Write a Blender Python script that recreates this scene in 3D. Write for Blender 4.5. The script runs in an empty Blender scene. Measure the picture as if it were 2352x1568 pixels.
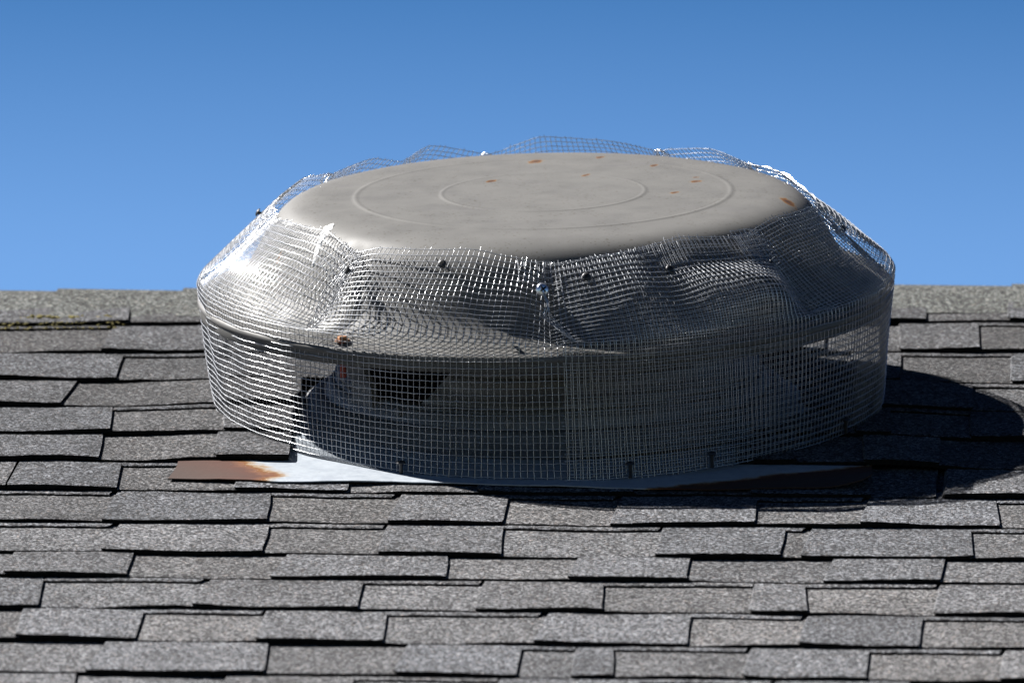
import bpy, math, random
import numpy as np
from mathutils import Matrix, Vector

# ------------------------------------------------------------------ camera, sky, sun, exposure
scene = bpy.context.scene
COL = scene.collection
PITCH = math.radians(22.6)                       # slope of the roof
ORIGIN = Vector((0.0, 0.0, 4.0))                 # where the vent sits on the roof
ROOF = Matrix.Translation(ORIGIN) @ Matrix.Rotation(PITCH, 4, 'X')   # roof frame: x along ridge, y up the slope, z off the roof

G, YAW, DIST = math.radians(13.0), math.radians(1.5), 13.0
cpos = Vector((DIST*math.cos(G)*math.sin(YAW), -DIST*math.cos(G)*math.cos(YAW), DIST*math.sin(G)))
ctgt = Vector((-0.0333216, 0.0134723, 0.0621129))
fw = (ctgt - cpos).normalized()
rt = fw.cross(Vector((0, 0, 1))).normalized()
up = rt.cross(fw)
cm = Matrix(((rt.x, up.x, -fw.x, cpos.x), (rt.y, up.y, -fw.y, cpos.y), (rt.z, up.z, -fw.z, cpos.z), (0, 0, 0, 1)))
cam_d = bpy.data.cameras.new('camera')
cam = bpy.data.objects.new('camera', cam_d)
COL.objects.link(cam)
cam.matrix_world = ROOF @ cm
cam_d.sensor_width = 36.0
cam_d.lens = 36.0 * DIST * 2306.0 / 2352.0
cam_d.clip_start, cam_d.clip_end = 0.5, 2000.0
cam_d.dof.use_dof = True
cam_d.dof.focus_distance = DIST - 0.30
cam_d.dof.aperture_fstop = 9.5
scene.camera = cam

SUN_ROOF = Vector((-1.10, 0.93, 1.0)).normalized()                  # towards the sun, in the roof frame
SUN = (ROOF.to_3x3() @ SUN_ROOF).normalized()
sd = bpy.data.lights.new('sun', 'SUN')
sd.energy = 5.0
sd.angle = math.radians(0.53)
sd.color = (1.0, 0.97, 0.935)
so = bpy.data.objects.new('sun', sd)
COL.objects.link(so)
so.rotation_euler = SUN.to_track_quat('Z', 'Y').to_euler()
so.location = (-6, 2, 12)

world = bpy.data.worlds.new('World')
scene.world = world
world.use_nodes = True
wn, wl = world.node_tree.nodes, world.node_tree.links
wn.clear()
sky = wn.new('ShaderNodeTexSky')
sky.sky_type = 'NISHITA'
sky.sun_disc = False
sky.sun_elevation = math.asin(SUN.z)
sky.sun_rotation = math.atan2(SUN.x, SUN.y)
sky.altitude = 300.0
sky.air_density, sky.dust_density, sky.ozone_density = 1.0, 0.3, 2.0
tc = wn.new('ShaderNodeTexCoord')
sep = wn.new('ShaderNodeSeparateXYZ')
wl.new(tc.outputs['Generated'], sep.inputs[0])
ramp = wn.new('ShaderNodeValToRGB')              # the deep blue of a clear sky: keeps darkening with height
cr = ramp.color_ramp
cr.interpolation = 'LINEAR'
SKYRAMP = [(0.0, (.36, .51, .71)), (0.177, (.335, .48, .68)), (0.200, (.115, .255, .425)), (0.26, (.06, .14, .26)), (0.5, (.034, .076, .16)), (1.0, (.03, .065, .13))]
while len(cr.elements) < len(SKYRAMP):
    cr.elements.new(0.5)
for e, (p, c) in zip(cr.elements, SKYRAMP):
    e.position = p
    e.color = (*c, 1)
wl.new(sep.outputs['Z'], ramp.inputs[0])
mul = wn.new('ShaderNodeMix')
mul.data_type, mul.blend_type = 'RGBA', 'MULTIPLY'
mul.inputs[0].default_value = 1.0
wl.new(sky.outputs[0], mul.inputs[6])
wl.new(ramp.outputs[0], mul.inputs[7])
bg = wn.new('ShaderNodeBackground')
bg.inputs['Strength'].default_value = 0.05
wl.new(mul.outputs[2], bg.inputs['Color'])
wo = wn.new('ShaderNodeOutputWorld')
wl.new(bg.outputs[0], wo.inputs['Surface'])

scene.view_settings.view_transform = 'Standard'
scene.view_settings.look = 'None'
scene.view_settings.exposure = 1.9
scene.view_settings.gamma = 1.0
scene.view_settings.use_curve_mapping = False

random.seed(7)
rng = np.random.default_rng(11)

# ------------------------------------------------------------------ helpers
def link(name, verts, faces, mats=(), midx=None, smooth=False, parent=None):
    me = bpy.data.meshes.new(name)
    me.from_pydata([tuple(map(float, v)) for v in verts], [], [tuple(map(int, f)) for f in faces])
    for m in mats:
        me.materials.append(m)
    if midx is not None:
        me.polygons.foreach_set('material_index', np.asarray(midx, dtype=np.int32))
    if smooth:
        me.polygons.foreach_set('use_smooth', np.ones(len(faces), dtype=bool))
    me.update()
    o = bpy.data.objects.new(name, me)
    COL.objects.link(o)
    if parent:
        o.parent = parent
    return o

def thing(name, label, cat, matrix, group=None):
    o = bpy.data.objects.new(name, None)
    COL.objects.link(o)
    o.matrix_world = matrix
    o.empty_display_size = 0.1
    o['label'], o['category'] = label, cat
    if group:
        o['group'] = group
    return o

class Mat:
    """small wrapper round a Principled material"""
    def __init__(s, name, base=(.5, .5, .5), rough=.5, metal=0.0, spec=.5):
        s.m = bpy.data.materials.new(name)
        s.m.use_nodes = True
        s.n, s.l = s.m.node_tree.nodes, s.m.node_tree.links
        s.b = s.n['Principled BSDF']
        s.b.inputs['Base Color'].default_value = (*base, 1)
        s.b.inputs['Roughness'].default_value = rough
        s.b.inputs['Metallic'].default_value = metal
        s.b.inputs['Specular IOR Level'].default_value = spec
        s.co = s.n.new('ShaderNodeTexCoord')
    def obj(s):
        return s.co.outputs['Object']
    def noise(s, scale, detail=2, rough=.5, vec=None, out='Fac'):
        n = s.n.new('ShaderNodeTexNoise')
        n.inputs['Scale'].default_value = scale
        n.inputs['Detail'].default_value = detail
        n.inputs['Roughness'].default_value = rough
        s.l.new(vec or s.obj(), n.inputs['Vector'])
        return n.outputs[out]
    def voronoi(s, scale, vec=None, out='Color', rnd=1.0):
        n = s.n.new('ShaderNodeTexVoronoi')
        n.inputs['Scale'].default_value = scale
        n.inputs['Randomness'].default_value = rnd
        s.l.new(vec or s.obj(), n.inputs['Vector'])
        return n.outputs[out]
    def ramp(s, fac, stops, interp='LINEAR'):
        n = s.n.new('ShaderNodeValToRGB')
        r = n.color_ramp
        r.interpolation = interp
        while len(r.elements) < len(stops):
            r.elements.new(.5)
        for e, (p, c) in zip(r.elements, stops):
            e.position = p
            e.color = (*c, 1) if not isinstance(c, (int, float)) else (c, c, c, 1)
        s.l.new(fac, n.inputs[0])
        return n.outputs[0]
    def mix(s, fac, a, b, mode='MIX'):
        n = s.n.new('ShaderNodeMix')
        n.data_type, n.blend_type = 'RGBA', mode
        for q, v in ((0, fac), (6, a), (7, b)):
            sock = n.inputs[q]
            if isinstance(v, (int, float)):
                sock.default_value = v if q == 0 else (v, v, v, 1)
            elif isinstance(v, tuple):
                sock.default_value = (*v, 1)
            else:
                s.l.new(v, sock)
        return n.outputs[2]
    def math(s, op, a, b=None, c=None):
        n = s.n.new('ShaderNodeMath')
        n.operation = op
        for i, v in enumerate((a, b, c)):
            if v is None:
                continue
            if isinstance(v, (int, float)):
                n.inputs[i].default_value = v
            else:
                s.l.new(v, n.inputs[i])
        return n.outputs[0]
    def color(s, sock):
        s.l.new(sock, s.b.inputs['Base Color'])
    def roughness(s, sock):
        s.l.new(sock, s.b.inputs['Roughness'])
    def bump(s, h, dist, strength=1.0, prev=None):
        n = s.n.new('ShaderNodeBump')
        n.inputs['Strength'].default_value = strength
        n.inputs['Distance'].default_value = dist
        s.l.new(h, n.inputs['Height'])
        if prev:
            s.l.new(prev, n.inputs['Normal'])
        s.l.new(n.outputs[0], s.b.inputs['Normal'])
        return n.outputs[0]

# ------------------------------------------------------------------ materials
# mineral granules pressed into asphalt
mg = Mat('granules', rough=.9, spec=.12)
wob = mg.n.new('ShaderNodeVectorMath'); wob.operation = 'ADD'
nz = mg.noise(900, 1, out='Color')
sc_ = mg.n.new('ShaderNodeVectorMath'); sc_.operation = 'SCALE'; sc_.inputs['Scale'].default_value = .0012
mg.l.new(nz, sc_.inputs[0]); mg.l.new(mg.obj(), wob.inputs[0]); mg.l.new(sc_.outputs[0], wob.inputs[1])
cell = mg.voronoi(520, vec=wob.outputs[0])
sepc = mg.n.new('ShaderNodeSeparateColor'); mg.l.new(cell, sepc.inputs[0])
gcol = mg.ramp(sepc.outputs[0], [(0, (.02, .02, .022)), (.3, (.07, .07, .072)), (.55, (.20, .198, .198)), (.82, (.46, .455, .45)), (1, (.80, .79, .78))])
warm = mg.ramp(sepc.outputs[1], [(0, (.30, .27, .33)), (.12, (.42, .42, .42)), (.82, (.42, .42, .42)), (1, (.62, .42, .28))])
gcol = mg.mix(.35, gcol, mg.mix(1.0, gcol, mg.mix(1.0, warm, (2.4, 2.4, 2.4), 'MULTIPLY'), 'MULTIPLY'))
oi = mg.n.new('ShaderNodeObjectInfo')
gcol = mg.mix(1.0, gcol, oi.outputs['Color'], 'MULTIPLY')
big = mg.ramp(mg.noise(11, 5, .65), [(.25, .62), (.45, .95), (.75, 1.18)])
gcol = mg.mix(1.0, gcol, big, 'MULTIPLY')
blot = mg.ramp(mg.noise(55, 3, .6), [(.3, .82), (.6, 1.05)])
gcol = mg.mix(.8, gcol, blot, 'MULTIPLY')
clump = mg.ramp(mg.noise(260, 2, .6), [(.28, .76), (.5, 1.0), (.72, 1.22)])
gcol = mg.mix(1.0, gcol, clump, 'MULTIPLY')
gcol = mg.mix(1.0, gcol, (.283, .295, .320), 'MULTIPLY')
mg.color(gcol)
hgt = mg.math('ADD', mg.math('MULTIPLY', sepc.outputs[2], .7), mg.math('MULTIPLY', mg.noise(420, 2), .6))
mg.bump(hgt, .0014, 1.0)
M_GRAN = mg.m

ma = Mat('asphalt_edge', (.012, .0115, .011), .95, spec=.05)
ma.color(ma.ramp(ma.noise(500, 2), [(.35, (.003, .003, .003)), (.75, (.014, .013, .011))]))
M_EDGE = ma.m

# painted cap metal: warm grey, specked, a few rust chips
VX = [(-.007, .173, .0085, .0150), (.057, .193, .005, .009), (-.052, .063, .0055, .010), (.043, .085, .0042, .009),
      (.111, .136, .0045, .0080), (.152, .043, .0065, .009), (.152, .066, .0040, .004), (.1305, -.015, .0055, .008), (.242, -.045, .008, .018), (-.262, -.10, .003, .006)]
mp = Mat('cap_paint', (.43, .42, .40), .6, spec=.18)
base = mp.mix(mp.ramp(mp.noise(7, 3), [(.35, 0.0), (.7, 1.0)]), (.086, .0842, .080), (.0825, .0808, .0775))
scv = mp.n.new('ShaderNodeMapping'); scv.inputs['Scale'].default_value = (9, 30, 20)
scv.inputs['Rotation'].default_value = (0, 0, .25)
mp.l.new(mp.obj(), scv.inputs['Vector'])
scuff = mp.ramp(mp.noise(1.0, 4, .6, vec=scv.outputs[0]), [(.60, 0.0), (.72, 1.0)])
base = mp.mix(mp.math('MULTIPLY', scuff, .3), base, (.072, .069, .072))
lite = mp.ramp(mp.noise(1.7, 5, .65, vec=scv.outputs[0]), [(.62, 0.0), (.75, 1.0)])
base = mp.mix(mp.math('MULTIPLY', lite, .25), base, (.12, .115, .103))
spk = mp.ramp(mp.voronoi(210, out='Distance'), [(.15, 1.0), (.26, 0.0)])
spm = mp.ramp(mp.noise(26, 3), [(.38, 0.0), (.60, 1.0)])
base = mp.mix(mp.math('MULTIPLY', mp.math('MULTIPLY', spk, spm), .75), base, (.045, .04, .03))
spk3 = mp.ramp(mp.voronoi(85, out='Distance'), [(.10, 1.0), (.20, 0.0)])
base = mp.mix(mp.math('MULTIPLY', mp.math('MULTIPLY', spk3, mp.ramp(mp.noise(19, 3), [(.46, 0.0), (.58, 1.0)])), .55), base, (.042, .037, .028))
spk2 = mp.ramp(mp.voronoi(480, out='Distance'), [(.12, 1.0), (.2, 0.0)])
base = mp.mix(mp.math('MULTIPLY', mp.math('MULTIPLY', spk2, mp.ramp(mp.noise(40, 2), [(.5, 0.0), (.6, 1.0)])), .5), base, (.06, .057, .048))
sx = mp.n.new('ShaderNodeSeparateXYZ'); mp.l.new(mp.obj(), sx.inputs[0])
nn = mp.math('MULTIPLY', mp.math('SUBTRACT', mp.noise(170, 3), .5), 1.5)
rust = None
for (cx, cy, rx, ry) in VX:
    rx, ry = rx*.78, ry*.72
    dx = mp.math('DIVIDE', mp.math('SUBTRACT', mp.math('SUBTRACT', sx.outputs[0], cx), mp.math('MULTIPLY', mp.math('SUBTRACT', sx.outputs[1], cy), .35 if cx < .2 else -.3)), rx)
    dy = mp.math('DIVIDE', mp.math('SUBTRACT', sx.outputs[1], cy), ry)
    d = mp.math('SQRT', mp.math('ADD', mp.math('MULTIPLY', dx, dx), mp.math('MULTIPLY', dy, dy)))
    d = mp.math('ADD', d, nn)
    v = mp.math('SUBTRACT', 1.0, d)
    rust = v if rust is None else mp.math('MAXIMUM', rust, v)
topm = mp.math('GREATER_THAN', sx.outputs[2], .17)
rmask = mp.math('MULTIPLY', mp.ramp(rust, [(0.0, 0.0), (.12, 1.0)]), topm)
halo = mp.math('MULTIPLY', mp.ramp(mp.math('ADD', rust, 1.0), [(.55, 0.0), (1.0, .35)]), topm)
base = mp.mix(halo, base, (.125, .095, .06))
rcol = mp.ramp(mp.math('ADD', rust, mp.math('MULTIPLY', nn, .5)), [(.02, (.115, .053, .012)), (.4, (.070, .027, .007)), (.8, (.03, .014, .008))])
base = mp.mix(rmask, base, rcol)
mp.color(base)
mp.roughness(mp.ramp(mp.noise(30, 3), [(.3, .5), (.7, .68)]))
nb = mp.bump(mp.noise(9, 1), .0008, .4)
mp.bump(mp.noise(900, 2), .0001, .5, prev=nb)
M_CAP = mp.m

# galvanised sheet of the throat
mz = Mat('galvanised_sheet', (.36, .36, .35), .55, .35)
zs = mz.n.new('ShaderNodeMapping'); zs.inputs['Scale'].default_value = (6, 6, 120)
mz.l.new(mz.obj(), zs.inputs['Vector'])
mz.color(mz.mix(mz.ramp(mz.noise(1.0, 4, .6, vec=zs.outputs[0]), [(.35, 0.0), (.7, 1.0)]), (.095, .099, .107), (.19, .196, .206)))
mz.bump(mz.noise(300, 2), .0002, .5)
M_GALV = mz.m

# flashing plate: painted galvanised, rust at both ends
mf = Mat('flashing_metal', (.75, .77, .80), .5, .1, spec=.25)
fx = mf.n.new('ShaderNodeSeparateXYZ'); mf.l.new(mf.obj(), fx.inputs[0])
fn = mf.math('MULTIPLY', mf.math('SUBTRACT', mf.noise(38, 5, .65), .5), .05)
left = mf.math('SUBTRACT', mf.math('SUBTRACT', -.262, mf.math('ABSOLUTE', mf.math('MULTIPLY', mf.math('ADD', fx.outputs[1], .345), .55))), mf.math('ADD', fx.outputs[0], fn))
right = mf.math('SUBTRACT', mf.math('ADD', fx.outputs[0], mf.math('MULTIPLY', fn, 1.2)), mf.math('ADD', .205, mf.math('MULTIPLY', mf.math('ADD', fx.outputs[1], .345), 1.9)))
rr = mf.math('MAXIMUM', left, right)
plate = mf.mix(mf.ramp(mf.noise(70, 3), [(.4, 0.0), (.65, 1.0)]), (.285, .312, .342), (.24, .266, .298))
fringe = mf.ramp(mf.math('ADD', rr, .02), [(.0, (.325, .35, .378)), (.014, (.24, .15, .06)), (.021, (.12, .040, .008)), (.034, (.052, .0155, .0075)), (.06, (.044, .017, .0105)), (.10, (.036, .020, .0145))])
fcol = mf.mix(mf.ramp(mf.math('ADD', rr, .02), [(.004, 0.0), (.018, 1.0)]), plate, fringe)
fcol = mf.mix(mf.math('MULTIPLY', mf.ramp(mf.voronoi(60, out='Distance'), [(.04, 1.0), (.07, 0.0)]), .8), fcol, (.08, .07, .06))
fcol = mf.mix(.5, fcol, mf.ramp(mf.noise(220, 3), [(.3, .75), (.7, 1.0)]), 'MULTIPLY')
mf.color(fcol)
mf.roughness(mf.ramp(rr, [(.0, .48), (.01, .92)]))
mf.bump(mf.noise(120, 3), .0004, .5)
M_FLASH = mf.m

mw = Mat('galvanised_wire', (.3, .3, .3), .6, .97)
mw.b.inputs['Coat Weight'].default_value = 1.0
mw.b.inputs['Coat Roughness'].default_value = .16
mw.b.inputs['Coat IOR'].default_value = 2.7
mw.color(mw.ramp(mw.noise(160, 2), [(.3, (.17, .178, .192)), (.7, (.29, .299, .317))]))
mw.roughness(mw.ramp(mw.noise(420, 2), [(.3, .48), (.7, .68)]))
M_WIRE = mw.m
M_BLACK = Mat('black_screw_metal', (.02, .02, .022), .45, .3).m
M_PIT = Mat('recess_black', (.003, .003, .003), .9).m
M_ZINC = Mat('zinc_screw_metal', (.78, .80, .83), .28, .9).m
mr = Mat('rusty_bolt_metal', (.20, .09, .05), .85)
mr.color(mr.ramp(mr.noise(260, 3), [(.3, (.10, .055, .035)), (.7, (.34, .15, .06))]))
M_RUST = mr.m
M_WASH = Mat('red_washer', (.22, .035, .02), .7).m
ms = Mat('white_smear', (.50, .50, .49), .7)
ms.bump(ms.noise(500, 3), .0004, .5)
M_WHITE = ms.m
mo = Mat('moss', (.20, .17, .02), .95)
mo.color(mo.ramp(mo.noise(300, 3), [(.3, (.04, .035, .006)), (.7, (.15, .12, .012))]))
M_MOSS = mo.m
mgd = Mat('ground_grass', (.08, .09, .05), .95)
mgd.color(mgd.ramp(mgd.noise(.6, 6, .7), [(.3, (.025, .032, .014)), (.7, (.05, .05, .03))]))
M_GROUND = mgd.m

# ------------------------------------------------------------------ the setting: ground and roof deck
gr = link('ground', [(-900, -900, 0), (900, -900, 0), (900, 900, 0), (-900, 900, 0)], [(0, 1, 2, 3)], [M_GROUND])
gr['kind'] = 'structure'
gr['label'] = 'ground far below the roof'

def ridge_y(x):
    return .530 + .052*x
RB = math.radians(45.2)
def back(x, d, z):                               # point on the far slope, d metres past the ridge
    return (x, ridge_y(x) + d*math.cos(RB) + z*math.sin(RB), -d*math.sin(RB) + z*math.cos(RB))
dv, df = [], []
XS = (-4.0, 4.0)
for x in XS:
    ry = ridge_y(x)
    dv += [(x, -4.0, -.003), (x, ry, -.003), back(x, 4.5, -.003), (x, -4.0, -.05), (x, ry, -.06), back(x, 4.5, -.05)]
df = [(0, 6, 7, 1), (1, 7, 8, 2), (3, 4, 10, 9), (4, 5, 11, 10), (0, 3, 9, 6), (2, 8, 11, 5), (0, 1, 4, 3), (1, 2, 5, 4), (6, 9, 10, 7), (7, 10, 11, 8)]
roof = link('roof', dv, df, [M_GRAN])
roof.matrix_world = ROOF
roof['kind'] = 'structure'
roof['label'] = 'grey asphalt shingle roof slope under the vent'
roof.color = (.75, .74, .73, 1)

# ------------------------------------------------------------------ shingles
LINES = {0: (.3543, .0449, .0018), 1: (.2202, .0347, .0004), 2: (.0867, .0133, .0005), 3: (-.0348, .0079, .0024), 4: (-.1549, .0061, .0019),
         5: (-.2778, -.0109, .0008), 6: (-.4003, -.0129, -.003), 7: (-.529, -.0007, .002), 8: (-.6518, -.0052, -.0063), 9: (-.7503, -.0025, -.0016),
         10: (-.8731, -.0091, .0007), 11: (-.998, -.0144, -.0016), 12: (-1.1205, -.0103, -.0007), 13: (-1.243, -.011, 0), 14: (-1.366, -.011, 0)}
SLOTS={
 0:[(-0.7291, -0.735, -0.627, -0.6323, 0), (-0.4355, -0.4386, -0.3372, -0.341, 0), (0.1694, 0.1684, 0.2512, 0.2507, 0), (0.38, 0.3802, 0.4647, 0.4653, 0)],
 1:[(-0.6381, -0.6474, -0.4552, -0.4474, 1), (-0.3306, -0.3351, -0.2335, -0.2371, 0), (0.0498, 0.0468, 0.155, 0.1531, 0), (0.2773, 0.2766, 0.3534, 0.3534, 0), (0.4336, 0.4336, 0.5356, 0.5375, 1)],
 2:[(-0.6813, -0.6907, -0.573, -0.5814, 1), (-0.4326, -0.4317, -0.3182, -0.3225, 1), (0.2492, 0.2481, 0.3053, 0.3048, 0), (0.3538, 0.3538, 0.4656, 0.4668, 1)],
 3:[(-0.7318, -0.7415, -0.5887, -0.5971, 0), (-0.4813, -0.4687, -0.3242, -0.3242, 0), (0.262, 0.2612, 0.3295, 0.3293, 0), (0.4248, 0.4279, 0.5478, 0.5497, 1)],
 4:[(-0.6315, -0.6403, -0.5409, -0.5489, 0), (-0.4249, -0.4296, -0.3122, -0.3174, 1), (0.255, 0.2541, 0.3101, 0.3097, 0), (0.3439, 0.3438, 0.4229, 0.4236, 1)],
 5:[(-0.6894, -0.6984, -0.5488, -0.5566, 1), (-0.4291, -0.4324, -0.3145, -0.3181, 0), (0.252, 0.251, 0.3182, 0.3179, 0), (0.3922, 0.3927, 0.4818, 0.4831, 0)],
 6:[(-0.6489, -0.6582, -0.5638, -0.5722, 0), (-0.5119, -0.5078, -0.5096, -0.505, 0), (-0.4036, -0.4064, -0.2892, -0.2922, 1), (-0.1808, -0.1824, -0.0546, -0.057, 0), (0.0965, 0.0972, 0.2105, 0.2107, 0), (0.3255, 0.3253, 0.3841, 0.3883, 0), (0.3949, 0.3985, 0.3965, 0.4, 0), (0.4883, 0.4896, 0.5655, 0.5675, 1)],
 7:[(-0.5655, -0.5754, -0.4107, -0.4009, 1), (-0.2521, -0.2551, -0.1372, -0.1266, 1), (-0.0266, -0.0233, 0.0768, 0.0869, 1), (0.2137, 0.2174, 0.3158, 0.327, 1), (0.4484, 0.4451, 0.5481, 0.5501, 1)],
 8:[(-0.5496, -0.5579, -0.4036, -0.3912, 1), (-0.2508, -0.2494, -0.1411, -0.1353, 1), (-0.025, -0.0258, 0.1223, 0.1288, 1), (0.2397, 0.2451, 0.2594, 0.2722, 1), (0.4229, 0.4205, 0.5462, 0.5481, 1)],
 9:[(-0.6063, -0.6141, -0.4897, -0.4851, 0), (-0.3747, -0.3721, -0.2383, -0.2235, 0), (-0.0734, -0.0758, 0.0414, 0.0515, 0), (0.153, 0.156, 0.2818, 0.2927, 0), (0.3911, 0.3964, 0.5222, 0.5235, 0)],
 10:[(-0.6419, -0.6515, -0.5599, -0.5687, 0), (-0.4495, -0.4531, -0.3054, -0.2925, 1), (-0.1513, -0.1509, -0.0421, -0.0346, 1), (0.076, 0.0752, 0.2145, 0.2184, 1), (0.2665, 0.2634, 0.3855, 0.3938, 1), (0.5279, 0.5297, 0.5948, 0.5973, 0)],
 11:[(-0.5731, -0.5822, -0.4624, -0.4629, 0), (-0.3517, -0.3505, -0.2405, -0.2352, 1), (-0.1241, -0.1248, 0.0165, 0.0294, 1), (0.1573, 0.1594, 0.2604, 0.2699, 1), (0.3708, 0.3758, 0.4893, 0.4981, 1)],
 12:[(-0.4907, -0.4993, -0.3908, -0.375, 0), (-0.2276, -0.229, -0.1081, -0.0975, 0), (0.003, 0.0062, 0.0541, 0.057, 1), (0.0921, 0.0876, 0.2102, 0.2192, 1), (0.3225, 0.3255, 0.4442, 0.4525, 1)],
}

XMIN, XMAX = -.86, .82
def fill_slots(i):
    """the measured slots of a course, carried on to both sides beyond the picture"""
    L = list(SLOTS.get(i, []))
    r = random.Random(100+i)
    if not L:
        x = -.55 + r.uniform(-.1, .1)
        w = r.uniform(.1, .16)
        L = [(x, x-.004, x+w, x+w+.004, r.random() < .5)]
    while L[-1][2] < XMAX + .3:
        x = max(L[-1][2], L[-1][3]) + r.uniform(.09, .17)
        w = r.uniform(.09, .16)
        L.append((x, x+r.uniform(-.006, .006), x+w, x+w+r.uniform(0, .01), r.random() < .6))
    while L[0][0] > XMIN - .3:
        x = min(L[0][0], L[0][1]) - r.uniform(.09, .17)
        w = r.uniform(.09, .16)
        L.insert(0, (x-w, x-w+r.uniform(-.006, .006), x, x+r.uniform(0, .01), r.random() < .6))
    return L

WAV = {}
def wav(i, x):
    """how far the lower edge of a course lifts and wanders along x: (lift, dy)"""
    if i not in WAV:
        r = random.Random(500+i)
        WAV[i] = [(r.uniform(4, 34), r.uniform(0, 6.3), r.uniform(.3, 1)) for _ in range(5)]
    a = sum(w*math.sin(f*x+p) for f, p, w in WAV[i])
    b = sum(w*math.sin(f*1.7*x+p*2) for f, p, w in WAV[i])
    return max(0.0, .0008*a + .0006), .0011*b

def yb(i, x):
    a, b, c = LINES[i]
    return a + b*x + c*(1-min(1, abs(x/.5))) + wav(i, x)[1]
def yt(i, x):
    if i == 0:
        return min(yb(0, x) + .135, ridge_y(x)-.004)
    return min(yb(i-1, x) + .028, ridge_y(x)-.004)
TILT = .165
TB = .0058                                       # rise of a course at its lower edge over the deck
def ztop(i, x, y, T):
    t = max(0.0, min(1.0, (y - yb(i, x))/TILT))
    extra = 0.0
    if i in (3, 4, 5) and -.42 < x < .42:
        extra = .004*min(1, (.42-abs(x))/.08)
    return T + TB*(1-t) + wav(i, x)[0]*(1-t)**2*1.3 + extra

def slab(i, xlb, xlt, xrb, xrt, T, th, rough=.0011, part_top=None, y0=None, seed=0, V=None, F=None, MI=None):
    """one piece of a shingle course: gridded top with ragged lower edge, and dark cut edges below it"""
    r = random.Random(seed)
    V = [] if V is None else V; F = [] if F is None else F; MI = [] if MI is None else MI
    n = max(3, min(34, int(abs(xrb-xlb)/.009)))
    rows = [0.0, .04, .45, 1.0]
    b0 = len(V)
    for j, t in enumerate(rows):
        for k in range(n+1):
            s = k/n
            xb, xt = xlb+(xrb-xlb)*s, xlt+(xrt-xlt)*s
            x = xb + (xt-xb)*t
            lo = yb(i, x) if y0 is None else y0(x)
            hi = yt(i, x)
            y = lo + (hi-lo)*t
            if j == 0:
                y += r.uniform(-rough, rough)
            if k in (0, n):
                x += r.uniform(-rough, rough)*.8
            z = ztop(i, x, y, T)
            if j == 0:
                z -= .0005 + r.uniform(0, .0004)
            V.append((x, y, z))
    W = n+1
    for j in range(len(rows)-1):
        for k in range(n):
            F.append((b0+j*W+k, b0+j*W+k+1, b0+(j+1)*W+k+1, b0+(j+1)*W+k)); MI.append(0)
    nleft = len(rows)-1
    ring = [b0+k for k in range(W)] + [b0+j*W+n for j in range(1, len(rows))] 
    ringl = [b0+j*W for j in range(len(rows)-1, 0, -1)]
    loop = ringl + ring
    m = len(V)
    for idx in loop:
        x, y, z = V[idx]
        q = len(V)-m
        V.append((x - (.0035 if q < nleft else 0), y + .0006, z - th))
    for a in range(len(loop)-1):
        F.append((loop[a], m+a, m+a+1, loop[a+1])); MI.append(0 if a < nleft-1 else 1)
    return V, F, MI

CUTX = (-.243, .196)                             # the courses stop at the vent's flashing here
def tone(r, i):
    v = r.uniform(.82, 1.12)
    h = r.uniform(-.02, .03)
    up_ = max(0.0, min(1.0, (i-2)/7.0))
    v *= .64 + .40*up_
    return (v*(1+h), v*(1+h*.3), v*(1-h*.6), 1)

def clip(seg):
    """split a piece so that it leaves the vent's cut-out free"""
    xlb, xlt, xrb, xrt = seg
    if xrb <= CUTX[0] or xlb >= CUTX[1]:
        return [seg]
    out = []
    if xlb < CUTX[0]-.01:
        out.append((xlb, xlt, CUTX[0], CUTX[0]-.003))
    if xrb > CUTX[1]+.01:
        out.append((CUTX[1], CUTX[1]+.002, xrb, xrt))
    return out

npiece = 0
for i in range(0, 15):
    SL = fill_slots(i)
    r = random.Random(40+i)
    prev = None
    for q, (lb, lt, rb, rt_, strip) in enumerate(SL):
        # the raised tab to the left of this slot (with its strip running on above the slot)
        if prev is not None:
            seg = (prev[2], prev[3], lb, lt)
            if seg[2]-seg[0] > .012 and seg[2] > XMIN and seg[0] < XMAX:
                parts_ = clip(seg) if i in (3, 4, 5) else [seg]
                for pi, sg in enumerate(parts_):
                    V, F, MI = slab(i, *sg, .0025, .0056, seed=npiece)
                    if strip and pi == len(parts_)-1 and not (i in (3, 4, 5) and lb > CUTX[0]-.01 and rb < CUTX[1]):
                        ys = (lambda x, i=i: yb(i-1, x) - .0135) if i else None
                        if ys:
                            slab(i, lb-.0006, lt-.0006, rb, rt_, .0026, .0025, y0=ys, rough=.0006, seed=npiece+7000, V=V, F=F, MI=MI)
                    o = link('shingle', V, F, [M_GRAN, M_EDGE], MI, parent=roof)
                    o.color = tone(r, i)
                    npiece += 1
        # the slot: the lower layer showing between two tabs
        if rb - lb > .012 and rb > XMIN and lb < XMAX:
            seg = (lb-.003, lt-.003, rb+.003, rt_+.003)
            for sg in (clip(seg) if i in (3, 4, 5) else [seg]):
                V, F, MI = slab(i, *sg, .0, .0040, seed=npiece)
                o = link('shingle', V, F, [M_GRAN, M_EDGE], MI, parent=roof)
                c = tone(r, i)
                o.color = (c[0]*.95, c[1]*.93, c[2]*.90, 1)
                npiece += 1
        prev = (lb, lt, rb, rt_)

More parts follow.
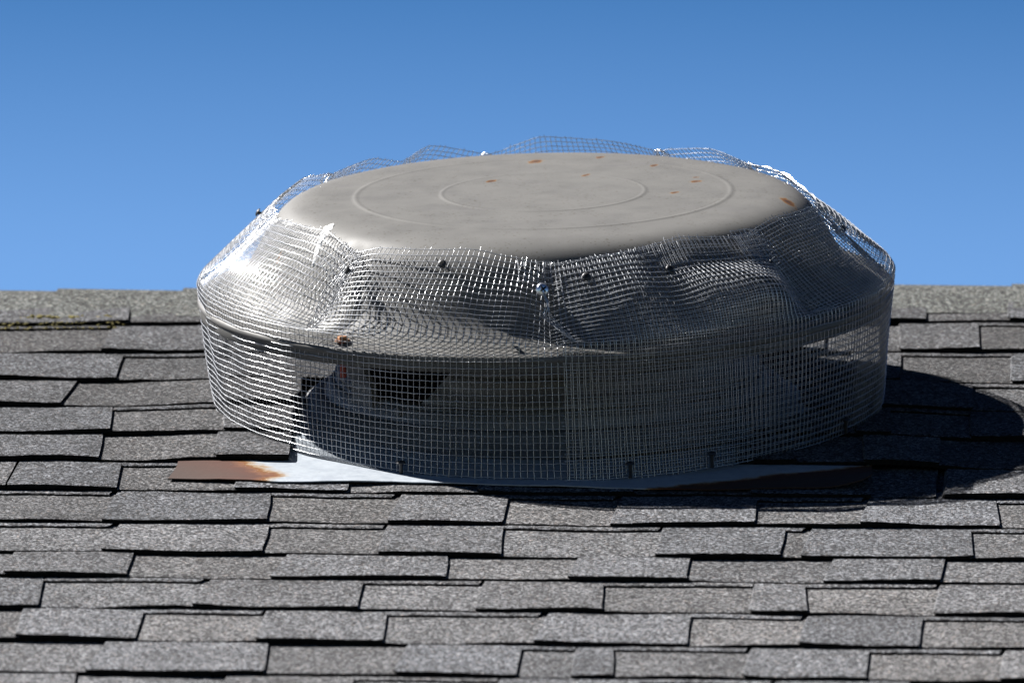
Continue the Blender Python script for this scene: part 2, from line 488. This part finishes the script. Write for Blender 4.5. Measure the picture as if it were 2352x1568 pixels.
# ------------------------------------------------------------------ ridge caps
CAPX = [-.76, -.64, -.518, -.388, -.27, -.15, -.03, .09, .215, .345, .47, .60, .72, .84]
for q in range(len(CAPX)-1):
    r = random.Random(900+q)
    x0, x1 = CAPX[q], CAPX[q+1]+.03
    V, F, MI = [], [], []
    prof = []
    leg = .147 + r.uniform(-.004, .004)
    for k in range(13):                          # front leg, rounded top, back leg
        prof.append(-leg + leg*2*k/12)
    nx = 8
    lift0, lift1 = .0080 + r.uniform(0, .0012), .0052
    skew = r.uniform(-.004, .004)
    def cp(x, d, s):
        ry = ridge_y(x)
        h = lift0 + (lift1-lift0)*s
        rad = .02
        dd = d + skew*s
        e = math.exp(-(d/rad)**2)
        if d <= 0:
            y, z = ry + dd, .002 + h*(.55+.45*math.exp(d/.05))
            y2, z2 = ry + .0, h
        else:
            _, y, z = back(x, d, .002 + h*(.55+.45*math.exp(-d/.05)))
        z -= .006*e*(1 if d <= 0 else .8)
        if d < -leg+.02:
            z += wav(20+q, x)[0]*.8
        return (x, y, z)
    for k, d in enumerate(prof):
        for a in range(nx+1):
            s = a/nx
            x = x0 + (x1-x0)*s + (r.uniform(-.0012, .0012) if a in (0, nx) else 0)
            dj = d + (r.uniform(-.0012, .0012) if k in (0, 12) else 0)
            V.append(cp(x, dj, s))
    W = nx+1
    for k in range(12):
        for a in range(nx):
            F.append((k*W+a, k*W+a+1, (k+1)*W+a+1, (k+1)*W+a)); MI.append(0)
    loop = [k*W for k in range(12, 0, -1)] + list(range(W)) + [k*W+nx for k in range(1, 13)]
    m = len(V)
    for idx in loop:
        x, y, z = V[idx]
        V.append((x+.0004, y+.0008, z-.0075))
    for a in range(len(loop)-1):
        F.append((loop[a], m+a, m+a+1, loop[a+1])); MI.append(1)
    o = link('ridge_cap', V, F, [M_GRAN, M_EDGE], MI, parent=roof)
    v = r.uniform(.82, .98)
    o.color = (v*.98, v, v*.88, 1)

# moss growing along the edges under the ridge caps on the left
mv, mfc = [], []
ico = [(0, 0, 1), (.894, 0, .447), (.276, .851, .447), (-.724, .526, .447), (-.724, -.526, .447), (.276, -.851, .447), (.724, .526, -.447), (-.276, .851, -.447), (-.894, 0, -.447), (-.276, -.851, -.447), (.724, -.526, -.447), (0, 0, -1)]
icf = [(0, 1, 2), (0, 2, 3), (0, 3, 4), (0, 4, 5), (0, 5, 1), (1, 6, 2), (2, 7, 3), (3, 8, 4), (4, 9, 5), (5, 10, 1), (6, 7, 2), (7, 8, 3), (8, 9, 4), (9, 10, 5), (10, 6, 1), (11, 7, 6), (11, 8, 7), (11, 9, 8), (11, 10, 9), (11, 6, 10)]
rm = random.Random(5)
def tuft(x, y, z, s):
    b = len(mv)
    for vx, vy, vz in ico:
        mv.append((x+vx*s*rm.uniform(.6, 1.5), y+vy*s*rm.uniform(.6, 1.3), z+vz*s*.55*rm.uniform(.6, 1.2)))
    mfc.extend([tuple(b+q for q in f) for f in icf])
for cx, w, num in ((-.522, .018, 46), (-.490, .008, 14), (-.458, .008, 14)):
    for _ in range(num):
        x = cx + rm.gauss(0, w*.6)
        tuft(x, ridge_y(x)-.149+rm.uniform(-.006, .004), .006+rm.uniform(0, .003), rm.uniform(.0012, .003))
for _ in range(70):
    x = rm.choice([-.56, -.545, -.53, -.515, -.50, -.485, -.47, -.45]) + rm.gauss(0, .006)
    tuft(x, yb(0, x)-rm.uniform(0, .004), .004+rm.uniform(0, .004), rm.uniform(.0008, .0022))
for _ in range(60):
    x = rm.uniform(-.57, -.44)
    tuft(x, yb(0, x)-.0145+rm.uniform(-.002, .002), .0035+rm.uniform(0, .002), rm.uniform(.0006, .0018))
moss = link('moss', mv, mfc, [M_MOSS])
moss.matrix_world = ROOF
moss['kind'] = 'stuff'
moss['label'] = 'yellow green moss along the shingle edges under the ridge at far left'
moss['category'] = 'moss'

# ------------------------------------------------------------------ the vent
VENT = ROOF @ Matrix.Translation((.003, 0, 0)) @ Matrix.Rotation(math.radians(1.6), 4, 'Z') @ Matrix.Rotation(math.radians(-1.3), 4, 'Y') @ Matrix.Rotation(math.radians(-1.4), 4, 'X')
VI = VENT.inverted() @ ROOF                      # roof frame -> vent frame
vent = thing('roof_vent', 'round grey metal roof fan vent with domed cap and rust specks', 'roof vent', VENT)

def lathe(name, prof, seg, mat, parent, smooth=True, a0=0.0, a1=2*math.pi, close=False):
    full = abs(a1-a0-2*math.pi) < 1e-6
    n = seg if full else seg+1
    V, F = [], []
    for (r_, z) in prof:
        for k in range(n):
            a = a0+(a1-a0)*k/seg
            V.append((r_*math.sin(a), -r_*math.cos(a), z))
    P = len(prof)
    for p in range(P-1 if not close else P):
        p2 = (p+1) % P
        for k in range(seg):
            k2 = (k+1) % n
            F.append((p*n+k, p2*n+k, p2*n+k2, p*n+k2) )
    return link(name, V, F, [mat], smooth=smooth, parent=parent)

TOPP = [(.0005, .2168), (.03, .2168), (.06, .2167), (.09, .2165), (.0970, .21642), (.0985, .21638), (.0998, .21658), (.1010, .21666), (.1024, .21640), (.1037, .21602), (.1055, .2159), (.12, .2158), (.15, .2155), (.175, .2152), (.1820, .21505), (.1835, .2150), (.1850, .21522), (.1866, .21532), (.1884, .21500), (.1898, .21455), (.192, .2144), (.21, .2138), (.225, .2132), (.238, .2117), (.248, .2090), (.256, .2050),
        (.263, .1990), (.2700, .1905), (.2785, .1775), (.2868, .1625), (.2945, .1485), (.3015, .1375), (.3105, .1290), (.322, .1225), (.335, .1180), (.3415, .1160), (.3450, .1150), (.3462, .1125), (.3455, .1095), (.3435, .1075)]
TOPP = [(r_, z + .0035*min(1, max(0, (r_-.285)/.03))) for r_, z in TOPP]
CAPR = np.array([p[0] for p in TOPP[:-3]]); CAPZ = np.array([p[1] for p in TOPP[:-3]])
def zdome(r_):
    return float(np.interp(r_, CAPR, CAPZ))
UNDER = [(.3415, .1110), (.3405, .1140), (.333, .1165), (.318, .121), (.297, .137), (.280, .165), (.262, .191), (.22, .206), (.0005, .208)]
cap = lathe('cap', TOPP + UNDER, 160, M_CAP, vent)
lip = lathe('rim_lip', [(.3440, .1120), (.3440, .1035), (.3425, .1020), (.3410, .1035), (.3410, .1120)], 160, M_CAP, vent)

def roofz(x, y):
    """height of the flashing plate in the roof frame"""
    t = min(1.0, max(0.0, (y+.38)/.14))
    z = .0102*(1-t) + .0050*t
    z += .0007*math.sin(x*23+1) * (1-t) + .0004*math.sin(x*61)*(1-t)
    if x > .27:
        z += .010*((x-.27)/.056)**2*max(0, 1-t*2.2)
    if x < -.31:
        z -= .0015*(x+.31)/-.05*(1-t)
    return z
# flashing plate
fx_ = [-.3565, -.33, -.29, -.248, -.20, -.139, -.07, .0094, .06, .1148, .16, .2, .24, .28, .305, .3208, .3262]
fyb = np.interp(fx_, [-.358, -.248, -.139, .0094, .1148, .3208, .3262], [-.3560, -.3795, -.3680, -.3890, -.3965, -.3860, -.372])
XX = np.linspace(-.3565, .3262, 70)
YB = np.interp(XX, fx_, fyb)
V, F = [], []
NY = 12
for k, x in enumerate(XX):
    for j in range(NY+1):
        y = YB[k] + (.02-YB[k])*(j/NY)**1.3
        xx = x
        if k == 0:
            xx += .0055*min(1, (y-YB[k])/.05)
        if j == 0:
            y += rng.uniform(-.0006, .0006)
        V.append((xx, y, roofz(x, y)))
n0 = len(V)
V += [(x, y, z-.0011) for (x, y, z) in V]
W = NY+1
for k in range(len(XX)-1):
    for j in range(NY):
        a = k*W+j
        F.append((a, a+W, a+W+1, a+1))
        F.append((n0+a, n0+a+1, n0+a+W+1, n0+a+W))
    F.append((k*W, n0+k*W, n0+(k+1)*W, (k+1)*W))
for j in range(NY):
    F.append((j, j+1, n0+j+1, n0+j))
    e = (len(XX)-1)*W+j
    F.append((e, n0+e, n0+e+1, e+1))
flash = link('flashing', [VI @ Vector(v) for v in V], F, [M_FLASH], parent=vent)

# throat: flared foot, lower ring, groove, upper band
throat = lathe('throat', [(.262, .0005), (.256, .0030), (.250, .0060), (.245, .0090), (.239, .0140), (.2325, .0195), (.226, .0215), (.2225, .0200), (.2215, .0225), (.2160, .0330), (.2145, .0338), (.2120, .0330), (.2105, .0345), (.2105, .0360), (.2060, .0365), (.1990, .0365)], 128, M_GALV, vent)
V, F = [], []
CP = [(.2060, .0360), (.2110, .0395), (.2110, .0430), (.2060, .0445), (.2060, .0700), (.2060, .0900), (.2060, .1350)]
for r_, z in CP:                                 # wall of the throat, open on its left front with a slanting edge
    s0 = math.radians(-37 + 12*min(1, (z-.036)/.045))
    for k in range(121):
        a = s0 + (math.radians(302)-s0)*k/120
        V.append((r_*math.sin(a), -r_*math.cos(a), z))
for p in range(len(CP)-1):
    for k in range(120):
        F.append((p*121+k, (p+1)*121+k, (p+1)*121+k+1, p*121+k+1))
link('collar', V, F, [M_GALV], smooth=True, parent=vent)
lathe('fan_motor', [(.0005, .190), (.085, .190), (.092, .182), (.094, .120), (.110, .100), (.118, .060), (.118, .0)], 48, M_GALV, vent)
band = lathe('band', [(.2075, .0470), (.2090, .0480), (.2090, .0680), (.2075, .0690)], 64, M_GALV, vent, a0=math.radians(-27), a1=math.radians(44))
band2 = lathe('rolled_edge', [(.2065, .0780), (.2105, .0790), (.2120, .0815), (.2105, .0840), (.2065, .0850)], 120, M_GALV, vent, a0=math.radians(-25), a1=math.radians(302))

def strap(phi, w0, w1, r0, z0, r1, z1, r2, z2):
    """a bracket leg: flat strap from throat up and out to the cap rim, with turned edges"""
    V, F = [], []
    ph = math.radians(phi)
    er = Vector((math.sin(ph), -math.cos(ph), 0)); et = Vector((math.cos(ph), math.sin(ph), 0))
    rows = [(r0, z0, w0), (r0+.001, (z0+z1)/2, w0*.9), (r1, z1, w1), (r2, z2, w1)]
    for (r_, z, w) in rows:
        for s, d in ((-1, .006), (-1, 0), (1, 0), (1, .006)):
            p = er*(r_-d) + et*(s*w/2)
            V.append((p.x, p.y, z))
    for q in range(len(rows)-1):
        for a in range(3):
            F.append((q*4+a, q*4+a+1, q*4+4+a+1, q*4+4+a))
    V2 = [(v[0]*.995, v[1]*.995, v[2]-.0004) for v in V]
    n = len(V)
    F2 = [tuple(n+i_ for i_ in reversed(f)) for f in F]
    return link('bracket', V+V2, F+F2, [M_GALV], parent=vent)
for phi in (-57, 140, -128):
    strap(phi, .040, .030, .2180, .020, .232, .080, .318, .120)

def bolt(parent, mat, M, rad, h, hexa=True, shaft=0.0, shmat=None):
    V, F, MI = [], [], []
    n = 6 if hexa else 16
    prof = [(0.0001, h), (rad*.86, h), (rad, h*.75), (rad, 0.0)]
    for r_, z in prof:
        for k in range(n):
            a = 2*math.pi*k/n
            V.append(M @ Vector((r_*math.cos(a), r_*math.sin(a), z)))
    for p in range(3):
        for k in range(n):
            F.append((p*n+k, (p+1)*n+k, (p+1)*n+(k+1) % n, p*n+(k+1) % n)); MI.append(0)
    # washer
    b = len(V)
    for r_, z in ((rad*1.35, .0016), (rad*1.45, 0), (rad*1.0, .0016)):
        for k in range(16):
            a = 2*math.pi*k/16
            V.append(M @ Vector((r_*math.cos(a), r_*math.sin(a), z)))
    for k in range(16):
        k2 = (k+1) % 16
        F.append((b+k, b+16+k, b+16+k2, b+k2)); MI.append(0)
        F.append((b+32+k, b+k, b+k2, b+32+k2)); MI.append(0)
    if shaft:
        b = len(V)
        for z in (0, -shaft):
            for k in range(10):
                a = 2*math.pi*k/10
                V.append(M @ Vector((rad*.62*math.cos(a), rad*.62*math.sin(a), z)))
        for k in range(10):
            F.append((b+k, b+10+k, b+10+(k+1) % 10, b+(k+1) % 10)); MI.append(1)
    o = link('bolt', V, F, [mat, shmat or mat], MI, parent=parent)
    return o
for phi in (-36.5, 150, -140):
    ph = math.radians(phi)
    bb = bolt(vent, M_RUST, Matrix.Translation((.333*math.sin(ph), -.333*math.cos(ph), .1235)), .0052, .0050, shaft=.036, shmat=M_WASH)
    bb['label'] = 'rusty hex bolt through the cap rim'
# rivets on the throat
for phi, z in ((-10, .027), (29, .030), (52, .030), (-42, .030)):
    ph = math.radians(phi)
    M = Matrix.Translation((.2195*math.sin(ph), -.2195*math.cos(ph), z)) @ Matrix.Rotation(ph, 4, 'Z') @ Matrix.Rotation(math.pi/2, 4, 'X')
    b_ = bolt(vent, M_GALV, M, .0035, .0022, hexa=False)
    b_.name = 'rivet'

# white smear running over the cap edge
V, F = [], []
sp = [(-59.5, .240, .0022), (-59.2, .2435, .0046), (-58.8, .2475, .0068), (-58.2, .2515, .0070), (-57.6, .2555, .0062), (-56.8, .2600, .0046), (-56.4, .2645, .0042), (-55.9, .2690, .0036), (-55.2, .2745, .0028), (-54.6, .2790, .0010)]
for q, (ph, r_, w) in enumerate(sp):
    a = math.radians(ph)
    er = Vector((math.sin(a), -math.cos(a), 0)); et = Vector((math.cos(a), math.sin(a), 0))
    for s in (-1, -.55, 0, .55, 1):
        wj = w*s*(1+.25*math.sin(q*2.7+s*3))
        p = er*r_ + et*wj
        V.append((p.x, p.y, zdome(math.hypot(p.x, p.y)) + .0003 + .0012*(1-s*s)))
for q in range(len(sp)-1):
    for a in range(4):
        F.append((q*5+a, q*5+a+1, q*5+6+a, q*5+5+a))
sm = link('white_smear', V, F, [M_WHITE], smooth=True, parent=vent)
sm['label'] = 'white smear dripping over the cap edge'

# ------------------------------------------------------------------ the wire guard
guard = thing('wire_guard', 'galvanised wire mesh guard folded round the grey roof vent', 'wire mesh', VENT)
TOP = [(-180, .26, .224), (-168, .262, .209), (-154, .262, .222), (-147, .262, .210), (-139, .262, .217), (-126, .263, .211), (-116, .266, .2145), (-108, .275, .204), (-100, .272, .203), (-87, .269, .200), (-70, .262, .207), (-55, .259, .2095), (-43, .270, .1985), (-36, .267, .205),
       (-15, .261, .208), (-7, .266, .2015), (0, .273, .1945), (14, .270, .2005), (31, .259, .2085), (47, .266, .2015), (60, .265, .209), (76, .272, .2055), (85, .271, .198), (105, .268, .200), (118, .266, .209), (128, .262, .211), (140, .262, .219), (150, .262, .215), (154, .263, .212), (166, .261, .220), (180, .26, .224)]
TPH = np.array([t[0] for t in TOP], float)
def smooth_table(col):
    vals = np.array([t[col] for t in TOP])
    def f(ph):
        ph = (np.asarray(ph)+180) % 360 - 180
        k = np.clip(np.searchsorted(TPH, ph, side='right')-1, 0, len(TPH)-2)
        s = (ph-TPH[k])/(TPH[k+1]-TPH[k])
        s = .5*s + .5*s*s*(3-2*s)
        return vals[k]*(1-s)+vals[k+1]*s
    return f
RTOP, ZTOP = smooth_table(1), smooth_table(2)
# folds: angle, depth, width on its left, width on its right, how far down it runs
FOLDS = [(-43, .019, 9, 4, .0), (1.0, .019, 3.5, 7, -.12), (50, .021, 3.5, 13, -.05), (-88, .012, 8, 6, .1), (86, .014, 7, 7, .1), (128, .012, 7, 7, .1), (153, .012, 7, 7, .1), (-168, .012, 7, 7, .1), (-147, .010, 5, 5, .1), (-126, .012, 7, 7, .1)]
BULGE = [(-64, .006, 13), (-20, .004, 14), (22, .003, 9), (40, .002, 8), (70, -.002, 10), (-108, -.004, 9), (107, -.004, 10), (-155, .008, 6), (170, .008, 10), (141, .007, 6), (-137, .006, 5), (-116, .006, 5)]
HUMPS = [(39, .40, 8, .24, .013), (35, .84, 11, .13, -.008), (17, .60, 4, .30, .005), (24, .62, 4, .30, -.004), (30, .42, 3.5, .22, .004), (-30, .45, 7, .25, .004), (-12, .4, 6, .25, -.004), (66, .55, 7, .3, -.004), (77, .5, 5, .3, .003)]
def wrap(d):
    return (d+180) % 360 - 180
def fold_amt(ph, t):
    d = 0
    for p, dep, wl_, wr_, st in FOLDS:
        x = wrap(ph-p)
        w = np.where(x < 0, wl_, wr_)
        prof = np.sin(np.pi*np.clip((t-st)/(1.05-st), 0, 1)**.8)
        d = d + dep*np.exp(-np.abs(x)/w*1.1)*prof
    for p, dep, w in BULGE:
        x = wrap(ph-p)
        d = d - dep*np.exp(-(x/w)**2)*np.sin(np.pi*np.clip(t, 0, 1))
    for p, tm, w, tw, amp in HUMPS:
        d = d - amp*np.exp(-(wrap(ph-p)/w)**2-((t-tm)/tw)**2)*np.clip(t*6, 0, 1)
    return d
WN = [(rng.integers(2, 30), rng.uniform(0, 6.28), rng.uniform(.3, 1)) for _ in range(9)]
def rip(ph, q):
    a = np.radians(ph)
    return sum(w*np.sin(k*a+p+q*1.3) for k, p, w in WN)/3.0
RS, ZS = .3460, .1330
def surf(ph, v):
    """guard surface: ph degrees (0 at the front, + to the right), v in 0..20 the skirt, 20..38 the sloping top"""
    ph = np.asarray(ph, float); v = np.asarray(v, float)
    t = np.clip((v-20)/18.0, 0, 1.03)
    ts = np.clip(v/20.0, 0, 1)
    # pinch towards the folds near the top
    pp = ph.copy()
    for p, dep, wl_, wr_, st in FOLDS:
        x = wrap(ph-p)
        pp = pp - .45*x*np.exp(-(x/11.0)**2)*np.clip(t, 0, 1)**1.2
    r1, z1 = RTOP(pp), ZTOP(pp)
    Rb = .3315 + .034*np.clip(np.cos(np.radians(pp)), 0, 1)**5
    Rsk = Rb + (.3460-Rb)*ts**.8 + .0024*rip(ph, v*.12)*np.sin(np.pi*np.clip(ts, .12, 1)*.9)
    zsk = ZS*ts
    a = math.radians
    cr_, cz_ = .3345, .1610
    Rup = (1-t)**2*RS + 2*t*(1-t)*cr_ + t*t*r1
    zup = (1-t)**2*ZS + 2*t*(1-t)*cz_ + t*t*z1
    dn = fold_amt(ph, t) + .0007*rip(ph*2.1, t*5)*np.sin(np.pi*np.clip(t, 0, 1))
    nr, nz_ = .64, .77
    up_ = v > 20
    R = np.where(up_, Rup - nr*dn, Rsk)
    z = np.where(up_, zup - nz_*dn, zsk)
    # folds reach a little below the shoulder
    low = fold_amt(ph, np.full_like(ph, .0))
    R = R - np.where(up_, 0, low*.8*ts**6)
    zd = np.interp(R, CAPR, CAPZ) + .0016
    z = np.where(up_ & (z < zd), zd, z)
    # the foot follows roof and flashing
    ang = np.radians(pp)
    X, Y = R*np.sin(ang), -R*np.cos(ang)
    zroof = .0065 + .0035*np.clip((-.16-Y)/.12, 0, 1)
    foot = zroof + Y*math.sin(math.radians(1.4)) - X*math.sin(math.radians(1.3))
    z = np.where(up_, z, np.maximum(z + np.maximum(0, foot)*(1-ts), foot*0+z))
    return np.stack([X, Y, z], -1)

# even spacing of the upright wires along the rumpled upper part
PH = np.linspace(0, 360, 2881)
P_ = surf(PH, np.full_like(PH, 29.0))
Ls = np.concatenate([[0], np.cumsum(np.linalg.norm(np.diff(P_, axis=0), axis=1))])
Ls = Ls/Ls[-1]*360
def evened(ph):
    k = np.floor(ph/360)
    e = np.interp(ph-k*360, Ls, PH)+k*360
    d = e-ph
    return ph + np.clip(d, -9, 9)

def tubes(lines, rad, sides=5):
    """lines: list of (n,3) arrays -> verts, faces of thin round wires"""
    Vs, Fs, off = [], [], 0
    ca = np.cos(2*np.pi*np.arange(sides)/sides); sa = np.sin(2*np.pi*np.arange(sides)/sides)
    for L in lines:
        L = np.asarray(L, float)
        n = len(L)
        if n < 2:
            continue
        T = np.gradient(L, axis=0)
        T /= np.linalg.norm(T, axis=1)[:, None]+1e-12
        ref = L.copy(); ref[:, 2] = .02; ref /= np.linalg.norm(ref, axis=1)[:, None]+1e-12
        ref = ref + np.array([0, 0, .37])
        B = np.cross(T, ref); B /= np.linalg.norm(B, axis=1)[:, None]+1e-12
        N = np.cross(B, T)
        ring = L[:, None, :] + rad*(N[:, None, :]*ca[None, :, None] + B[:, None, :]*sa[None, :, None])
        Vs.append(ring.reshape(-1, 3))
        i0 = (np.arange(n-1)[:, None]*sides + np.arange(sides)[None, :])
        i1 = (np.arange(n-1)[:, None]*sides + (np.arange(sides)[None, :]+1) % sides)
        Fs.append(np.stack([i0, i0+sides, i1+sides, i1], -1).reshape(-1, 4)+off)
        off += n*sides
    return np.concatenate(Vs), np.concatenate(Fs)

def quadmesh(name, V, F, mat, parent, smooth=True):
    me = bpy.data.meshes.new(name)
    me.vertices.add(len(V)); me.vertices.foreach_set('co', V.astype(np.float32).ravel())
    me.loops.add(len(F)*4); me.loops.foreach_set('vertex_index', F.astype(np.int32).ravel())
    me.polygons.add(len(F)); me.polygons.foreach_set('loop_start', np.arange(0, len(F)*4, 4, dtype=np.int32))
    me.polygons.foreach_set('loop_total', np.full(len(F), 4, dtype=np.int32)) if bpy.app.version < (4, 1) else None
    me.materials.append(mat)
    me.update(calc_edges=True)
    me.validate()
    if smooth:
        me.polygons.foreach_set('use_smooth', np.ones(len(me.polygons), dtype=bool))
    o = bpy.data.objects.new(name, me)
    COL.objects.link(o)
    o.parent = parent
    return o

WR = .00036                                      # wire radius
STEP = 360/ (2*math.pi*.355/.00635)
PHS = np.arange(3.2, 3.2+360+78, STEP)           # one sheet, its end lapped 78 degrees under its start
ROWS = np.arange(0, 39)
NPH = len(PHS)
GPH = np.zeros((NPH, len(ROWS)))
for k, r_ in enumerate(ROWS):
    t = np.clip((r_-16)/22.0, 0, 1)
    tt = t*t*(3-2*t)
    GPH[:, k] = PHS*(1-tt) + evened(PHS)*tt
GPH += rng.normal(0, .03, GPH.shape)
inner = np.clip((PHS-340)/20, 0, 1)              # the lapped end sits inside the outer layer
outer = np.clip(1-(PHS-3.2-78)/30, 0, 1)
GV = np.repeat(ROWS[None, :].astype(float), NPH, 0) + inner[:, None]*.37 - outer[:, None]*.2*(PHS[:, None] < 120)
GV += rng.normal(0, .03, GV.shape)
GV = np.clip(GV, 0, 38.4)
GRID = surf(GPH.ravel(), GV.ravel()).reshape(NPH, len(ROWS), 3)
GN = np.zeros_like(GRID)
du = np.gradient(GRID, axis=0); dvv = np.gradient(GRID, axis=1)
GN = np.cross(du, dvv); GN /= np.linalg.norm(GN, axis=2)[:, :, None]+1e-12
GRID = GRID + GN*(outer[:, None, None]*.0022 - inner[:, None, None]*.0006)
lines = []
for j in range(NPH):                             # upright wires, cut ends standing past the top row
    L = GRID[j] - GN[j]*WR*.9
    d = L[-1]-L[-2]; d /= np.linalg.norm(d)+1e-9
    ext = rng.uniform(.0008, .0046)
    tip = L[-1] + d*ext + rng.normal(0, .0005, 3)
    d0 = L[0]-L[1]; d0 /= np.linalg.norm(d0)+1e-9
    lines.append(np.vstack([L[0]+d0*rng.uniform(0, .0025), L, tip]))
for k in range(len(ROWS)):                       # wires running round
    L = GRID[:, k] + GN[:, k]*WR*.9
    d = L[0]-L[1]; d /= np.linalg.norm(d)+1e-9
    lines.append(np.vstack([L[0]+d*rng.uniform(.0005, .0055)+rng.normal(0, .0004, 3), L]))
V, F = tubes(lines, WR)
quadmesh('wire_mesh', V, F, M_WIRE, guard)

def frame_at(ph, v):
    e = .6
    p = surf(np.array([ph]), np.array([v]))[0]
    a = surf(np.array([ph+e]), np.array([v]))[0]-surf(np.array([ph-e]), np.array([v]))[0]
    b = surf(np.array([ph]), np.array([v+.6]))[0]-surf(np.array([ph]), np.array([v-.6]))[0]
    a = Vector(a).normalized(); b = Vector(b)
    n = a.cross(b).normalized(); b = n.cross(a).normalized()
    return Vector(p), a, b, n

# corners of mesh folded over at the screws
def flap(ph, v, nx, ny, rot, tilt, off):
    p, a, b, n = frame_at(ph, v)
    p = p + n*off
    ca, sa = math.cos(math.radians(rot)), math.sin(math.radians(rot))
    u_, w_ = a*ca+b*sa, b*ca-a*sa
    w_ = (w_*math.cos(math.radians(tilt)) + n*math.sin(math.radians(tilt))).normalized()
    c = .00635
    ls = []
    bend = lambda i_, j_: n*(.0012*math.sin(i_*1.1+j_*.7))
    for i_ in range(nx+1):
        ls.append([tuple(p+u_*((i_-nx/2)*c)+w_*((j_-ny/2)*c)+bend(i_, j_)) for j_ in np.linspace(-.3*random.random(), ny+.4*random.random(), 7)])
    for j_ in range(ny+1):
        ls.append([tuple(p+u_*((i_-nx/2)*c)+w_*((j_-ny/2)*c)+bend(i_, j_)+n*.0008) for i_ in np.linspace(-.4*random.random(), nx+.4*random.random(), 7)])
    V, F = tubes(ls, WR)
    return quadmesh('mesh_flap', V, F, M_WIRE, guard)
for args in ((-3.5, 36.0, 5, 4, 18, 6, .004), (46.5, 36.2, 7, 6, -8, 5, .0035), (-45.5, 35.5, 5, 5, -22, 8, .004), (84, 36, 6, 5, 14, 8, .004), (-87, 35.5, 4, 5, 10, 6, .003), (153, 36, 3, 3, 12, 4, .002), (-168, 36, 3, 3, -10, 4, .002)):
    flap(*args)

# edges of the sheet doubled over along the sharp folds
def seam(path, ncol, lean):
    P, A, N = [], [], []
    for ph, v in path:
        p, a, b, n = frame_at(ph, v)
        P.append(p); A.append(a); N.append(n)
    ls = []
    for c_ in range(ncol+1):
        ls.append([tuple(P[q] + (N[q]*math.cos(lean)+A[q]*math.sin(lean))*(.0012+c_*.0036*(.55+.45*math.sin(math.pi*q/(len(P)-1)))) + Vector(rng.normal(0, .0003, 3))) for q in range(len(P))])
    for q in range(len(P)):
        d = N[q]*math.cos(lean)+A[q]*math.sin(lean)
        ls.append([tuple(P[q] + d*s) for s in np.linspace(.0004, .0012+ncol*.0036+random.uniform(-.0006, .002), 4)])
    V, F = tubes(ls, WR)
    return quadmesh('mesh_flap', V, F, M_WIRE, guard)
seam([(-41+t*-2.5, 35-t*13.5) for t in np.linspace(0, 1, 15)], 3, .5)
seam([(-.8+t*5.0+1.5*math.sin(t*2.2), 33-t*12.5) for t in np.linspace(0, 1, 15)], 3, -.7)
seam([(47.5+t*4.5, 33.5-t*11) for t in np.linspace(0, 1, 13)], 2, .4)

# screws
def screw(M, rad, h, mat, shaft, label=None, name='screw'):
    V, F, MI = [], [], []
    n = 20
    prof = [(.0001, h), (rad*.5, h*.96), (rad*.82, h*.72), (rad, h*.28), (rad*.97, 0), (rad*.42, -.0002), (rad*.40, -shaft)]
    for r_, z in prof:
        for k in range(n):
            a = 2*math.pi*k/n
            V.append(M @ Vector((r_*math.cos(a), r_*math.sin(a), z)))
    for p in range(len(prof)-1):
        for k in range(n):
            F.append((p*n+k, (p+1)*n+k, (p+1)*n+(k+1) % n, p*n+(k+1) % n)); MI.append(0)
    for w, l in ((rad*.13, rad*.55), (rad*.55, rad*.13)):      # cross recess
        b = len(V)
        zz = h*1.02
        for sx_, sy_ in ((-1, -1), (1, -1), (1, 1), (-1, 1)):
            V.append(M @ Vector((sx_*w, sy_*l, zz)))
        F.append((b, b+1, b+2, b+3)); MI.append(1)
    o = link(name, V, F, [mat, M_PIT], MI, smooth=False, parent=guard)
    if label:
        o['label'] = label
    return o
def screw_on(ph, v, rad, h, mat, label=None, off=.0026, tilt=-.4):
    p, a, b, n = frame_at(ph, v)
    n = (n + b*tilt).normalized()
    M = Matrix.Translation(p+n*off) @ n.to_track_quat('Z', 'Y').to_matrix().to_4x4() @ Matrix.Rotation(random.uniform(0, 1.5), 4, 'Z')
    return screw(M, rad, h, mat, .007, label)
for ph, v in ((-41, 35.0), (-20.5, 35.5), (9.8, 35.0), (25, 34.3), (48.5, 33.5), (-104, 35.0), (88, 33.5), (128, 35.5), (-147, 36)):
    screw_on(ph, v, .0044, .0022, M_BLACK)
screw_on(-1.4, 33.6, .0066, .0036, M_ZINC, 'bright zinc screw with round head', off=.003)
for ph in (-23.5, 12.5, 26.5, -70, 60, 150):
    a = math.radians(ph)
    M = Matrix.Translation(((.337+.034*max(0, math.cos(a))**5)*math.sin(a), -(.337+.034*max(0, math.cos(a))**5)*math.cos(a), .014)) @ Matrix.Rotation(.12, 4, 'X')
    screw(M, .0044, .0022, M_BLACK, .014)

# twisted tie wires along the far edge
def tie(pts, name='tie_wire', rad=.0007):
    V, F = tubes([np.array(pts)], rad, 6)
    return quadmesh(name, V, F, M_ZINC, guard)
for ph0, loops in ((153.5, 3), (-168, 2), (-126, 2), (128, 2)):
    p, a, b, n = frame_at(ph0, 37.0)
    pts = []
    for q in range(14*loops):
        s = q/14*2*math.pi
        pts.append(tuple(p + a*(.006*math.cos(s)+.0016*q/14) + b*(.007*math.sin(s)+.002) + n*(.002+.0016*math.sin(s*2+q*.1))))
    tie(pts, rad=.0005)
pts = []
for ph in np.linspace(132, 96, 30):
    q = surf(np.array([ph]), np.array([37.6]))[0]
    pts.append((q[0], q[1], q[2]+.002+.001*math.sin(ph*.9)))
tie(pts, rad=.0005)
